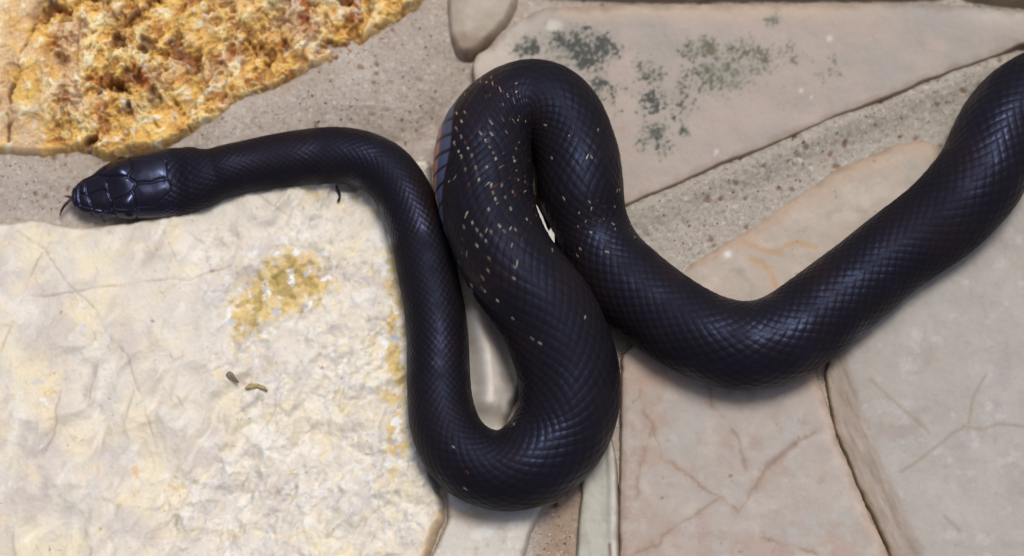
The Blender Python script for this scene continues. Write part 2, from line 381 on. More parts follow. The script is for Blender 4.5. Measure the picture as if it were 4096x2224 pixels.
def C_c(X, Y, sd, h):
    U, V, rough, d1, d2, r, r2, e1, e2, rid, ck, yel = C_fields(X, Y)
    g1, g2, gr, h1, h2, hq, scr, gran = C_grain(X, Y)
    c = np.broadcast_to(lin(222, 212, 196), X.shape + (3,)).copy()
    left = ss(1000, 150, X)
    c = mix(c, lin(200, 188, 178), .75 * ss(-.05, .5, fbm(X, Y, 240, 4, 72) + .25 * left))
    c = mix(c, lin(234, 220, 186), .65 * ss(.0, .5, fbm(X, Y, 260, 4, 73) + .15 * left + .1 * yel))
    c = mix(c, lin(210, 204, 197), .55 * ss(.05, .45, fbm(U * .6, V, 150, 4, 74)))
    c = mix(c, lin(236, 230, 219), .6 * ss(.05, .5, fbm(U * .6, V, 90, 4, 75)))
    c = mix(c, lin(188, 176, 164), .4 * ss(.1, .5, fbm(U * .5, V, 70, 5, 76)))
    c = mix(c, lin(242, 222, 180), .7 * ss(.1, .45, fbm(X, Y, 130, 4, 77)) * np.clip(.25 + yel + .3 * left, 0, 1))
    # crystalline grains on the broken right half
    sg = ss(.0, .35, g2 - g1)
    c = mix(c, lin(243, 240, 232), .42 * gran * ss(.5, .9, gr) * sg)
    c = mix(c, lin(196, 190, 184), .42 * gran * ss(.35, .05, gr) * sg)
    c = mix(c, lin(236, 216, 166), .5 * gran * ss(.1, .4, fbm(X, Y, 70, 5, 407, gain=.62)))
    c = mix(c, lin(240, 234, 222), .5 * gran * ss(.12, .4, fbm(X, Y, 40, 4, 408, gain=.6)))
    c = mix(c, lin(186, 178, 168), .5 * gran * ss(.2, .5, fbm(X, Y, 34, 4, 409, gain=.6)))
    c = mix(c, lin(168, 150, 112), .5 * gran * ss(.28, .5, fbm(X, Y, 48, 4, 410, gain=.6)) * ss(.0, .3, fbm(X, Y, 200, 2, 411)))
    # fine slanting scratches on the smoother left half
    c = mix(c, lin(150, 128, 122), .45 * (1 - gran) * ss(.28, .6, scr) * ss(-.1, .3, fbm(X, Y, 120, 3, 87)))
    yw = yel + .75 * fbm(X, Y, 70, 5, 78, gain=.62)
    ya = np.clip(yel * 1.7, 0, 1)
    c = mix(c, lin(218, 186, 108), .8 * ss(.42, .8, yw) * ya)
    c = mix(c, lin(158, 134, 72), .65 * ss(.7, 1.05, yel + .85 * fbm(X, Y, 44, 4, 79)) * ya)
    c = mix(c, lin(240, 240, 238), .85 * ss(.22, .42, fbm(X, Y, 52, 3, 80)) * ya)
    c = mix(c, lin(186, 190, 202), .8 * ss(.3, .5, fbm(X, Y, 60, 3, 88)) * ya)
    c = mix(c, lin(226, 180, 116), .6 * ss(.34, .56, fbm(X, Y, 64, 4, 81)) * ss(.0, .4, fbm(X, Y, 400, 2, 82)))
    c = mix(c, lin(116, 100, 82), .6 * ss(.40, .6, fbm(X, Y, 26, 3, 84)) * ss(.0, .3, fbm(X, Y, 130, 2, 85)))
    c = mix(c, lin(140, 114, 102), .4 * ck * ss(-.3, .3, fbm(X, Y, 140, 3, 86)))
    rust = lines_mask(X, Y, [[(1773, 2045), (1735, 2130), (1690, 2230)]], 22, 10, 3)[0]
    c = mix(c, lin(214, 172, 112), .6 * rust)
    c = mix(c, lin(206, 174, 104), .6 * ss(.0, .5, fbm(X, Y, 50, 3, 89)) * np.exp(-(((X - 1330) / 150) ** 2 + ((Y - 790) / 60) ** 2)))
    return c
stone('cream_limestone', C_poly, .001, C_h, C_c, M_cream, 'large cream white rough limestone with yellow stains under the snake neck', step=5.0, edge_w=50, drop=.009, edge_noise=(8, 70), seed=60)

# --- generic smooth slabs
def slab_h(seed, amp=.001, tilt=(0, 0), fine=.0001):
    def f(X, Y, sd):
        return amp * fbm(X, Y, 500, 3, seed) + .0009 * fbm(X, Y, 160, 5, seed + 1) + fine * fbm(X, Y, 26, 3, seed + 2) + tilt[0] * (X - X.mean()) / 1000 + tilt[1] * (Y - Y.mean()) / 1000
    return f

# lichen slab
K_poly = [(2148, 27), (2224, 13), (2387, 12), (2696, 8), (3100, 4), (3500, 3), (3838, 4), (3946, 24), (4096, 40), (4500, 60), (5200, 100), (5300, -50), (4700, 40), (4096, 174), (4028, 214), (3892, 262), (3701, 328), (3593, 381), (3430, 441), (3321, 479), (3185, 544), (3022, 610), (2875, 664), (2700, 746), (2604, 784), (2504, 828), (2380, 880), (2230, 860), (2080, 760), (1990, 620), (1920, 470), (1890, 330), (1882, 272), (1890, 217), (1952, 180), (2007, 126), (2061, 76)]
K_poly = [p for p in K_poly if p not in [(5300, -50), (4700, 40)]]
K_poly.insert(K_poly.index((4096, 174)), (5150, -40)) if False else None
K_lich = [(2110, 190, 50, 40, 1.0), (2170, 160, 40, 30, .55), (2240, 165, 70, 50, .8), (2310, 190, 90, 65, 1.0), (2400, 190, 60, 55, 1.0), (2450, 205, 45, 35, .8), (2345, 230, 40, 45, 1.0), (2390, 330, 45, 70, .8), (2430, 370, 70, 50, .55), (2600, 300, 70, 60, .65), (2560, 270, 40, 40, .5), (2620, 400, 50, 50, .85), (2590, 430, 40, 40, .7), (2620, 530, 50, 55, .85), (2640, 590, 50, 40, .65), (2590, 560, 40, 50, .6), (2735, 525, 22, 22, .9), (2762, 205, 35, 35, .9), (2830, 195, 38, 40, 1.0), (3092, 82, 26, 26, .8), (2980, 210, 80, 60, .65), (3030, 240, 70, 60, .75), (2880, 290, 120, 70, .8), (2820, 340, 90, 50, .6), (3160, 220, 40, 50, .55), (3310, 280, 60, 60, .45), (2720, 390, 50, 90, .6), (2720, 450, 30, 40, .5), (2470, 470, 25, 40, .4), (3150, 390, 40, 60, .3)]
def K_c(X, Y, sd, h):
    c = np.broadcast_to(lin(172, 157, 146), X.shape + (3,)).copy()
    c = mix(c, lin(160, 152, 143), .8 * ss(-.15, .4, fbm(X, Y, 330, 4, 91) + .3 * ss(2900, 3700, X)))
    c = mix(c, lin(178, 161, 149), .7 * ss(.0, .5, fbm(X, Y, 200, 4, 92)))
    c = mix(c, lin(162, 156, 148), .5 * ss(.1, .5, fbm(X, Y, 90, 4, 93)))
    c = mix(c, lin(204, 192, 176), .6 * ss(2300, 1950, X) * ss(500, 200, Y))
    c = mix(c, lin(196, 172, 146), .55 * ss(110, 40, Y) * ss(2100, 2300, X) * ss(3700, 3200, X))
    c = mix(c, lin(214, 204, 190), .7 * np.exp(-(((X - 2215) / 34) ** 2 + ((Y - 105) / 26) ** 2) ** 2))
    c = mix(c, lin(198, 190, 176), .5 * np.exp(-(((X - 4010) / 150) ** 2 + ((Y - 60) / 40) ** 2)))
    g = np.zeros_like(X); gr = np.zeros_like(X)
    for (x, y, rx, ry, a) in K_lich:
        k = a * np.exp(-(((X - x) / rx) ** 2 + ((Y - y) / ry) ** 2) * .55); g = np.maximum(g, k)
    green = ss(2700, 2850, X) * .8 + .2
    n = .65 * fbm(X, Y, 46, 4, 94, gain=.65) + .55 * fbm(X, Y, 17, 3, 95)
    m = ss(.26, .62, g * .72 + .85 * n)
    m *= ss(.05, .3, g)
    soft = ss(.12, .8, g + .45 * n)
    c = mix(c, lin(148, 143, 128), .6 * soft)
    dark = lin(50, 54, 57)[None, None] * (1 - green[..., None]) + lin(100, 98, 76)[None, None] * green[..., None]
    core = ss(.34, .74, g * .72 + .85 * n + .25 * fbm(X, Y, 120, 2, 96))
    c = mix(c, lin(122, 121, 112), .55 * m); m = m * (.25 + .75 * core)
    c = c * (1 - .9 * m[..., None]) + dark * .9 * m[..., None]
    for (x, y, r_) in [(2866, 605, 8), (3205, 362, 8), (3318, 155, 12), (2860, 618, 5), (3245, 388, 6)]:
        c = mix(c, lin(222, 216, 208), .6 * np.exp(-(((X - x) ** 2 + (Y - y) ** 2) / r_ ** 2)))
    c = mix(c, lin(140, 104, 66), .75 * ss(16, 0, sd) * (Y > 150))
    return c
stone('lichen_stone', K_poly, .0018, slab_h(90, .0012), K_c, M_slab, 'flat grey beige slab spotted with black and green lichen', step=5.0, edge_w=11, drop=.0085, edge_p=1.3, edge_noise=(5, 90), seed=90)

# small rounded stone
N_poly = [(1770, -40), (1766, 60), (1776, 135), (1800, 198), (1838, 236), (1895, 232), (1955, 188), (2025, 115), (2075, 46), (2090, -40), (2010, -160), (1850, -160)]
def N_c(X, Y, sd, h):
    c = np.broadcast_to(lin(176, 164, 146), X.shape + (3,)).copy()
    c = mix(c, lin(184, 170, 154), ss(-.2, .4, fbm(X, Y, 90, 3, 101)))
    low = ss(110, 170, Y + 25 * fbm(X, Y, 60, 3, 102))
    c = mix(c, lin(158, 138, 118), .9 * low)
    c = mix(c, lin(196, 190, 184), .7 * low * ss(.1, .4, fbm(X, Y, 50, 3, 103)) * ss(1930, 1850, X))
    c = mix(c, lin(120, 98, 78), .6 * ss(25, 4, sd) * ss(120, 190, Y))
    return c
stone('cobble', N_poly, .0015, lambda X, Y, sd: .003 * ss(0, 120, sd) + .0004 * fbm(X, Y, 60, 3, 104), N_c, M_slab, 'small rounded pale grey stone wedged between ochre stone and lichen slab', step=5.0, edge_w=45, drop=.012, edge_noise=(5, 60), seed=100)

# stones along the upper border
L_poly = [(2120, -40), (2250, -14), (2700, -12), (3200, -14), (3780, -16), (3820, -60), (3700, -420), (2900, -560), (2250, -420), (2090, -160)]
def plain_c(seed, a, b, d=None):
    def f(X, Y, sd, h):
        c = np.broadcast_to(lin(*a), X.shape + (3,)).copy()
        c = mix(c, lin(*b), ss(-.2, .45, fbm(X, Y, 180, 4, seed)))
        if d: c = mix(c, lin(*d), .6 * ss(.1, .5, fbm(X, Y, 60, 4, seed + 1)))
        return c
    return f
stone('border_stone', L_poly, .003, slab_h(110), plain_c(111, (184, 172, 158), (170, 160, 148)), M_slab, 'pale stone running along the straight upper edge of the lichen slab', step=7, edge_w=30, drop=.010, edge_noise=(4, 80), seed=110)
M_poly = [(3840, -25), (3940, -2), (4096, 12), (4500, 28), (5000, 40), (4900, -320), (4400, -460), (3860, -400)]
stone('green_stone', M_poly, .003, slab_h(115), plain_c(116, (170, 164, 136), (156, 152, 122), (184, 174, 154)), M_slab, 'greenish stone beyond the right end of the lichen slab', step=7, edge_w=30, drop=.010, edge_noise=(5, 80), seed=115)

# marbled stone inside the right-hand bend
J_poly = [(2700, 1075), (2739, 1050), (2843, 968), (2957, 915), (3022, 865), (3076, 821), (3185, 752), (3321, 663), (3511, 590), (3593, 549), (3674, 530), (3756, 552), (3800, 600), (3860, 700), (3760, 900), (3560, 1080), (3330, 1250), (3150, 1390), (2990, 1430), (2820, 1360), (2700, 1230)]
J_v = [[(3000, 1035), (3060, 1060), (3095, 1110), (3110, 1160)], [(3140, 985), (3200, 975), (3260, 990)], [(2960, 965), (3040, 1000), (3130, 1005)]]
def J_c(X, Y, sd, h):
    c = np.broadcast_to(lin(178, 164, 150), X.shape + (3,)).copy()
    c = mix(c, lin(188, 175, 161), .8 * ss(-.1, .4, fbm(X, Y, 120, 4, 121)))
    c = mix(c, lin(160, 152, 142), .6 * ss(.1, .5, fbm(X, Y, 80, 4, 122)))
    top = ss(130, 20, sd + 30 * fbm(X, Y, 90, 3, 123)) * ss(2700, 2820, X) * (Y < 1000 + .3 * (3000 - X))
    c = mix(c, lin(180, 154, 130), .7 * top)
    c = mix(c, lin(168, 160, 150), .8 * ss(.0, .3, fbm(X, Y, 70, 3, 124)) * np.exp(-(((X - 3620) / 70) ** 2 + ((Y - 640) / 60) ** 2)))
    lm, _ = lines_mask(X, Y, J_v, 13, 16, 9)
    c = mix(c, lin(182, 146, 108), .7 * lm)
    c = mix(c, lin(120, 92, 58), .7 * ss(.4, .6, fbm(X, Y, 26, 2, 125)) * ss(.0, .4, fbm(X, Y, 150, 2, 126)))
    c = mix(c, lin(230, 226, 218), .8 * np.exp(-(((X - 2910) ** 2 + (Y - 1018) ** 2) / 15 ** 2)))
    return c
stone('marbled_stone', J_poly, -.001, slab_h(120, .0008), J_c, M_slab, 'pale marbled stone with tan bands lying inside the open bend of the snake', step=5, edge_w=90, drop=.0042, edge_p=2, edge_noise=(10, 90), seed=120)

# pale smooth slab seen through the closed loop
D_poly = [(1752, 640), (1880, 700), (1960, 850), (2060, 1050), (2120, 1250), (2118, 1480), (2085, 1580), (2040, 1655), (2030, 1760), (2110, 1900), (2200, 1990), (2168, 2055), (2135, 2140), (2104, 2230), (2060, 2500), (1900, 2750), (1700, 2650), (1660, 2400), (1705, 2230), (1750, 2130), (1785, 2045), (1740, 1850), (1765, 1700), (1782, 1500), (1772, 1250), (1752, 1000)]
def D_c(X, Y, sd, h):
    c = np.broadcast_to(lin(214, 205, 192), X.shape + (3,)).copy()
    c = mix(c, lin(214, 208, 198), .8 * ss(-.1, .4, fbm(X, Y, 160, 4, 131)))
    c = mix(c, lin(190, 172, 152), .6 * ss(.1, .5, fbm(X, Y, 90, 4, 132)))
    lm, _ = lines_mask(X, Y, [[(1900, 1200), (1960, 1400), (1985, 1600)]], 8, 12, 11)
    c = mix(c, lin(190, 160, 130), .35 * lm)
    low = ss(1950, 2050, Y)
    c = mix(c, lin(200, 194, 182), .6 * low)
    c = mix(c, lin(226, 222, 214), .7 * low * ss(.0, .4, fbm(X, Y, 70, 5, 133, gain=.6)))
    c = mix(c, lin(176, 160, 136), .6 * low * ss(.1, .5, fbm(X, Y, 60, 5, 134, gain=.6)))
    c = mix(c, lin(178, 150, 116), .6 * np.exp(-(((X - 1880) / 140) ** 2 + ((Y - 2060) / 28) ** 2)))
    c = mix(c, lin(196, 160, 128), .5 * ss(1000, 700, Y))
    return c
def D_h(X, Y, sd):
    return slab_h(130, .0006)(X, Y, sd) + .009 * np.exp(-(seg_dist(X, Y, [(1900, 1280), (1950, 1420), (1965, 1560), (1960, 1620)]) / 62) ** 2)  # mound added inside the loop so the slab catches more light
stone('pale_stone', D_poly, .0, D_h, D_c, M_slab, 'smooth pale slab framed by the closed loop of the snake', step=5, edge_w=34, drop=.008, edge_noise=(5, 70), seed=130)

# narrow upright strip of stone
F_poly = [(2310, 1700), (2420, 1650), (2470, 1800), (2482, 1950), (2484, 2100), (2486, 2230), (2486, 2500), (2420, 2700), (2330, 2680), (2288, 2500), (2296, 2230), (2302, 2100), (2318, 1950)]
def F_h(X, Y, sd):
    g = seg_dist(X, Y, [(2405, 1700), (2428, 1900), (2432, 2300)])
    return .0018 * np.exp(-((X - 2452) / 26) ** 2) - .0003 * np.exp(-(g / 9) ** 2) + .0004 * fbm(X, Y, 90, 3, 141) + .0002 * fbm(X, Y, 24, 2, 142)
def F_c(X, Y, sd, h):
    c = np.broadcast_to(lin(182, 178, 164), X.shape + (3,)).copy()
    c = mix(c, lin(166, 160, 148), .8 * ss(-.1, .4, fbm(X, Y * .4, 60, 3, 143)))
    c = mix(c, lin(208, 202, 190), .8 * ss(2426, 2440, X))
    lm, _ = lines_mask(X, Y, [[(2438, 2180), (2444, 2260)]], 6, 3, 4)
    c = mix(c, lin(110, 82, 58), .8 * lm)
    return c
stone('stone_sliver', F_poly, .0, F_h, F_c, M_slab, 'narrow grey green sliver of stone with a white rounded edge below the loop', step=5, edge_w=22, drop=.008, edge_noise=(4, 90), seed=140)

# veined slab
G_poly = [(2482, 1360), (2700, 1370), (3000, 1420), (3255, 1440), (3272, 1497), (3321, 1616), (3352, 1741), (3400, 1844), (3433, 1931), (3466, 2008), (3490, 2060), (3527, 2135), (3566, 2230), (3680, 2500), (3500, 2850), (3000, 2950), (2600, 2800), (2474, 2500), (2470, 2230), (2472, 1900), (2476, 1600)]
G_v = [[(2560, 1560), (2600, 1740), (2700, 1860), (2800, 1950), (2890, 1995), (2920, 2020), (2950, 2040)], [(2890, 1995), (2800, 2060), (2700, 2110), (2560, 2200), (2500, 2230)], [(2840, 1555), (2900, 1700), (2960, 1800), (2990, 1880)], [(2950, 2040), (3010, 1960), (3060, 1880), (3150, 1800), (3190, 1770), (3280, 1730)], [(3060, 2140), (3130, 2180), (3260, 2215)], [(2520, 2050), (2560, 1900), (2590, 1700)]]
def G_c(X, Y, sd, h):
    c = np.broadcast_to(lin(174, 162, 152), X.shape + (3,)).copy()
    c = mix(c, lin(174, 168, 160), .8 * ss(-.1, .4, fbm(X, Y, 200, 4, 151)))
    c = mix(c, lin(170, 148, 134), .7 * ss(.0, .5, fbm(X, Y, 150, 4, 152) + .35 * ss(2750, 2500, X) + .2 * ss(1950, 2200, Y)))
    c = mix(c, lin(168, 160, 152), .5 * ss(.1, .5, fbm(X, Y, 70, 4, 153)))
    c = mix(c, lin(190, 180, 168), .5 * ss(.0, .5, fbm(X, Y, 90, 5, 154)))
    c = mix(c, lin(160, 140, 128), .5 * ss(.1, .5, fbm(X, Y, 110, 5, 159, gain=.6)))
    c = mix(c, lin(178, 168, 164), .6 * ss(.0, .4, fbm(X, Y, 20, 3, 149)) * ss(2590, 2520, X))
    lm, _ = lines_mask(X, Y, G_v, 6, 40, 15)
    vv = ss(-.35, .25, fbm(X, Y, 110, 3, 155))
    lw, _ = lines_mask(X, Y, G_v, 18, 40, 15)
    c = mix(c, lin(154, 130, 110), .4 * lw * vv); c = mix(c, lin(134, 104, 80), .42 * lm * vv)
    lm2, _ = lines_mask(X, Y, [[(3070, 1860), (3130, 1815), (3180, 1775)]], 14, 6, 16)
    c = mix(c, lin(138, 116, 104), .7 * lm2)
    c = mix(c, lin(140, 112, 72), .7 * ss(.42, .6, fbm(X, Y, 30, 2, 156)) * ss(.1, .45, fbm(X, Y, 150, 2, 157)))
    c = mix(c, lin(184, 150, 128), .4 * ss(1600, 1520, Y + 20 * fbm(X, Y, 60, 3, 158)))  # warm reddish shade under the bend, painted into the slab colour
    c = mix(c, lin(200, 172, 150), .5 * ss(70, 15, sd) * ss(2900, 3200, X))
    return c
def G_h(X, Y, sd):
    lm, _ = lines_mask(X, Y, G_v, 7, 16, 15)
    return slab_h(150, .0010)(X, Y, sd) - .0001 * lm
stone('veined_stone', G_poly, .0, G_h, G_c, M_slab, 'pinkish beige slab crossed by brown veins, below the bend of the snake', step=5, edge_w=14, drop=.006, edge_p=1.6, edge_noise=(6, 60), seed=150)

# large slab on the right with a broken, brown sloping edge
I_poly = [(3290, 1440), (3400, 1330), (3600, 1100), (3800, 900), (3880, 760), (3960, 640), (4060, 560), (4300, 520), (4900, 600), (5300, 1300), (5200, 2300), (4600, 2900), (3900, 2800), (3672, 2500), (3560, 2230), (3520, 2132), (3484, 2051), (3458, 2008), (3425, 1931), (3392, 1844), (3344, 1741), (3312, 1616)]
I_edge = [(3272, 1440), (3321, 1616), (3354, 1741), (3403, 1844), (3435, 1931), (3495, 2051), (3566, 2224), (3680, 2500)]
def I_f(X, Y):
    d = seg_dist(X, Y, I_edge) + 16 * fbm(X, Y, 90, 3, 160)
    U, V = rot(X, Y, 66)
    st = fbm(U * .16, V, 26, 4, 161)
    band = ss(135, 95, d) * (Y > 1250)
    return d, st, band
def I_h(X, Y, sd):
    d, st, band = I_f(X, Y)
    return slab_h(162, .0012)(X, Y, sd) - .0014 * ss(150, 20, d) + band * .0004 * st
def I_c(X, Y, sd, h):
    d, st, band = I_f(X, Y)
    c = np.broadcast_to(lin(170, 162, 153), X.shape + (3,)).copy()
    c = mix(c, lin(177, 170, 162), .8 * ss(-.1, .4, fbm(X, Y, 240, 4, 163)))
    c = mix(c, lin(160, 153, 147), .6 * ss(.05, .5, fbm(X, Y, 140, 4, 164)))
    c = mix(c, lin(160, 152, 146), .35 * ss(.15, .5, fbm(X, Y, 40, 3, 165)))
    c = mix(c, lin(150, 138, 126), .45 * ss(.1, .5, fbm(X, Y, 180, 5, 167, gain=.6)))
    c = mix(c, lin(194, 188, 180), .5 * ss(.15, .5, fbm(X, Y, 100, 5, 168, gain=.6)))
    lm, _ = lines_mask(X, Y, [[(3600, 1890), (3740, 1790), (3860, 1710), (3940, 1715), (4000, 1690), (4096, 1705)], [(3870, 1720), (3890, 1580), (3950, 1500)], [(3480, 1520), (3620, 1640), (3720, 1730)], [(3780, 2060), (3840, 2120)]], 8, 14, 18)
    c = mix(c, lin(148, 134, 114), .55 * lm)
    c = mix(c, lin(156, 138, 122), .75 * band)
    c = mix(c, lin(176, 162, 147), .7 * band * ss(.05, .45, st))
    c = mix(c, lin(128, 110, 94), .4 * band * ss(-.1, -.5, st))
    c = mix(c, lin(116, 108, 58), .6 * ss(22, 4, d) * ss(.0, .3, fbm(X, Y, 120, 2, 166)))
    return c
stone('broad_stone', I_poly, .0005, I_h, I_c, M_slab, 'broad smooth grey slab with a brown splintered edge along the crack', step=5, edge_w=14, drop=.006, edge_p=1.6, edge_noise=(5, 60), seed=160)

# ------------------------------------------------------------------ the snake
# centre line in photo pixels: x, y, half width, lift above the stones (m), roll (degrees)
HEAD = [(287, 797, 0), (301, 790, 38), (311, 789, 53), (325, 788, 64), (349, 785, 75), (393, 780, 90), (442, 768, 109), (511, 755, 125), (573, 745, 133), (635, 737, 138), (697, 730, 139), (775, 718, 131), (821, 710, 119), (865, 697, 105)]
BODY = [(1000, 664, 104, 0, 0), (1100, 646, 108, 0, 0), (1225, 629, 112, 0, 0), (1360, 622, 113, 0, 0), (1463, 642, 113, 0, 0), (1539, 682, 113, 0, 0), (1585, 732, 112, 0, 0), (1625, 800, 113, 0, 0), (1665, 890, 117, 0, 0), (1698, 1020, 119, 0, 0), (1718, 1130, 118, 0, 0), (1740, 1250, 120, 0, 0), (1750, 1352, 122, 0, 0), (1757, 1560, 126, 0, 0), (1778, 1695, 136, 0, 0), (1838, 1806, 147, 0, 0), (1985, 1880, 160, 0, 0), (2137, 1838, 183, 0, 0), (2240, 1725, 196, 0, 0), (2277, 1600, 201, .002, 0), (2270, 1470, 203, .004, 0), (2238, 1366, 202, .006, 0), (2180, 1243, 199, .008, 2), (2108, 1148, 194, .009, 8), (2046, 1066, 193, .009, 18), (1985, 945, 190, .008, 34), (1945, 820, 194, .006, 62), (1932, 710, 200, .004, 86), (1934, 600, 196, .003, 92), (1958, 515, 178, .002, 72), (2005, 455, 166, .001, 36), (2066, 417, 164, 0, 12), (2135, 404, 167, 0, 0), (2203, 428, 168, 0, 0), (2255, 485, 166, 0, 0), (2289, 560, 164, 0, 0), (2311, 650, 170, 0, 0), (2324, 770, 172, 0, 0), (2360, 905, 152, 0, 0), (2415, 1030, 163, 0, 0), (2501, 1130, 172, 0, 0), (2596, 1210, 173, 0, 0), (2780, 1328, 174, 0, 0), (2890, 1370, 176, 0, 0), (3010, 1382, 177, 0, 0), (3130, 1350, 177, 0, 0), (3240, 1280, 175, 0, 0), (3346, 1198, 172, 0, 0), (3456, 1112, 168, 0, 0), (3556, 1030, 166, 0, 0), (3680, 940, 170, 0, 0), (3784, 860, 176, 0, 0), (3860, 782, 179, 0, 0), (3920, 705, 180, 0, 0), (3970, 600, 180, 0, 0), (4030, 490, 180, 0, 0), (4129, 398, 178, 0, 0), (4300, 330, 174, 0, 0), (4550, 300, 168, 0, 0), (4800, 340, 158, 0, 0), (5000, 430, 145, 0, 0), (5150, 560, 120, 0, 0), (5230, 720, 85, 0, 0), (5260, 880, 45, 0, 0), (5262, 1000, 6, 0, 0)]

def spline(t, y, tq):
    """natural cubic spline"""
    n = len(t); h = np.diff(t); A = np.zeros((n, n)); b = np.zeros(y.shape)
    A[0, 0] = A[-1, -1] = 1
    for i in range(1, n - 1):
        A[i, i - 1] = h[i - 1]; A[i, i] = 2 * (h[i - 1] + h[i]); A[i, i + 1] = h[i]
        b[i] = 3 * ((y[i + 1] - y[i]) / h[i] - (y[i] - y[i - 1]) / h[i - 1])
    c = np.linalg.solve(A, b); k = np.clip(np.searchsorted(t, tq) - 1, 0, n - 2)
    hb = h[:, None] if y.ndim > 1 else h
    bb = np.diff(y, axis=0) / hb - hb * (2 * c[:-1] + c[1:]) / 3; d = np.diff(c, axis=0) / (3 * hb)
    x = (tq - t[k]); x = x[:, None] if y.ndim > 1 else x
    return y[k] + bb[k] * x + c[k] * x ** 2 + d[k] * x ** 3

def hm_sample(x, y, rad):
    out = np.empty(len(x))
    hm = HM
    for i in range(len(x)):
        k = max(2, int(rad[i] / HM_S)); cx = int(x[i] / HM_S + HM_N / 2); cy = int(y[i] / HM_S + HM_N / 2)
        cx = min(max(cx, 0), HM_N - 1); cy = min(max(cy, 0), HM_N - 1)
        w = hm[max(0, cx - k):cx + k + 1, max(0, cy - k):cy + k + 1]; w = w[w > -.5]
        out[i] = np.percentile(w, 70) if len(w) else MORTAR_Z
    return out

def gsm(a, n):
    k = np.exp(-np.linspace(-2, 2, 2 * n + 1) ** 2); k /= k.sum()
    return np.convolve(np.pad(a, n, mode='edge'), k, mode='valid')

ctrl = np.array([(x, y, w, 0, 0) for x, y, w in HEAD[1:]] + BODY, float)
tt = np.concatenate([[0], np.cumsum(np.hypot(np.diff(ctrl[:, 0]), np.diff(ctrl[:, 1])))])
NQ = 1600
tq = np.linspace(0, tt[-1], NQ)
xy = spline(tt, ctrl[:, :2], tq)
hw = np.interp(tq, tt, ctrl[:, 2]); hw = np.where(tq > 700, gsm(hw, 14), gsm(hw, 2))
lift = gsm(np.interp(tq, tt, ctrl[:, 3]), 20); roll = gsm(np.interp(tq, tt, ctrl[:, 4]), 20)
# the rounded snout in front of the first control point
ns = 26
ph = np.linspace(.03, 1, ns, endpoint=False)
axis0 = (xy[6] - xy[0]) / np.linalg.norm(xy[6] - xy[0])
sn_len = 15.0
xs = xy[0] - axis0 * sn_len * (1 - ph[:, None])
hs = hw[0] * np.sqrt(1 - (1 - ph) ** 2) ** .9
xy = np.concatenate([xs, xy]); hw = np.concatenate([hs, hw]); lift = np.concatenate([np.zeros(ns), lift]); roll = np.concatenate([np.zeros(ns), roll])
tpx = np.concatenate([tq[0] - sn_len * (1 - ph), tq]) + sn_len         # distance from the snout tip in photo pixels
HEAD_END = 640.0
neck = ss(420, HEAD_END, tpx)                # 0 on the head, 1 on the body
kup = .62 + .36 * neck; kdn = .50 + .30 * neck
snout_flat = ss(0, 260, tpx); kup *= .80 + .20 * snout_flat; kdn *= .9 + .1 * snout_flat
rl = np.sin(np.radians(roll)); kup = kup + (.99 - kup) * rl * neck; kdn = kdn + (.99 - kdn) * rl * neck
zc = hw * MMPX
for it in range(4):
    w = P(xy[:, 0], xy[:, 1], zc)
    depth = np.linalg.norm(w - CAM, axis=1)
    R_ = hw * depth / FPX
    g = hm_sample(w[:, 0], w[:, 1], R_ * .55)
    if it == 0: gs = None
    g = gsm(g, 70)
    zc = g + np.maximum(R_ * kdn * .97, .0) + lift
    zc = gsm(zc, 10)
    hz = tpx < 150                             # snout held level, just clear of the stone
    z_at = np.interp(150, tpx, zc); zc = np.where(hz, z_at - (150 - tpx) * MMPX * .03, zc)
    zc = gsm(zc, 6)
    zc = zc + np.maximum(0, 380 - tpx) * MMPX * .085
w = P(xy[:, 0], xy[:, 1], zc)
depth = np.linalg.norm(w - CAM, axis=1); R_ = hw * depth / FPX
# dense resampling: finer on the head
sl = np.concatenate([[0], np.cumsum(np.linalg.norm(np.diff(w, axis=0), axis=1))])
s_neck = np.interp(HEAD_END + 60, tpx, sl)
S = np.concatenate([np.interp(np.linspace(0, 1, 14), [0, 1], [0, .0012]) ** 1, np.linspace(.0012, s_neck, 270)[1:], np.arange(s_neck, sl[-1], .00042)[1:], [sl[-1]]])
def rs(a): return np.interp(S, sl, a)
CW = np.stack([gsm(rs(w[:, i]), 3) for i in range(3)], -1)
for i in range(3): CW[:4, i] = rs(w[:, i])[:4]
RR = rs(R_); KU = rs(kup); KD = rs(kdn); RO = np.radians(rs(roll)); TP = rs(tpx); NK = rs(neck)
T = np.gradient(CW, axis=0)
Tf = np.stack([gsm(T[:, i], 8) for i in range(3)], -1); T = Tf / np.linalg.norm(Tf, axis=1)[:, None]
T[:20] = T[20]
Z = np.array([0, 0, 1.0])
Sd = np.cross(T, Z); Sd /= np.linalg.norm(Sd, axis=1)[:, None]       # side, to the snake's right when walking to the tail
Up = np.cross(Sd, T)
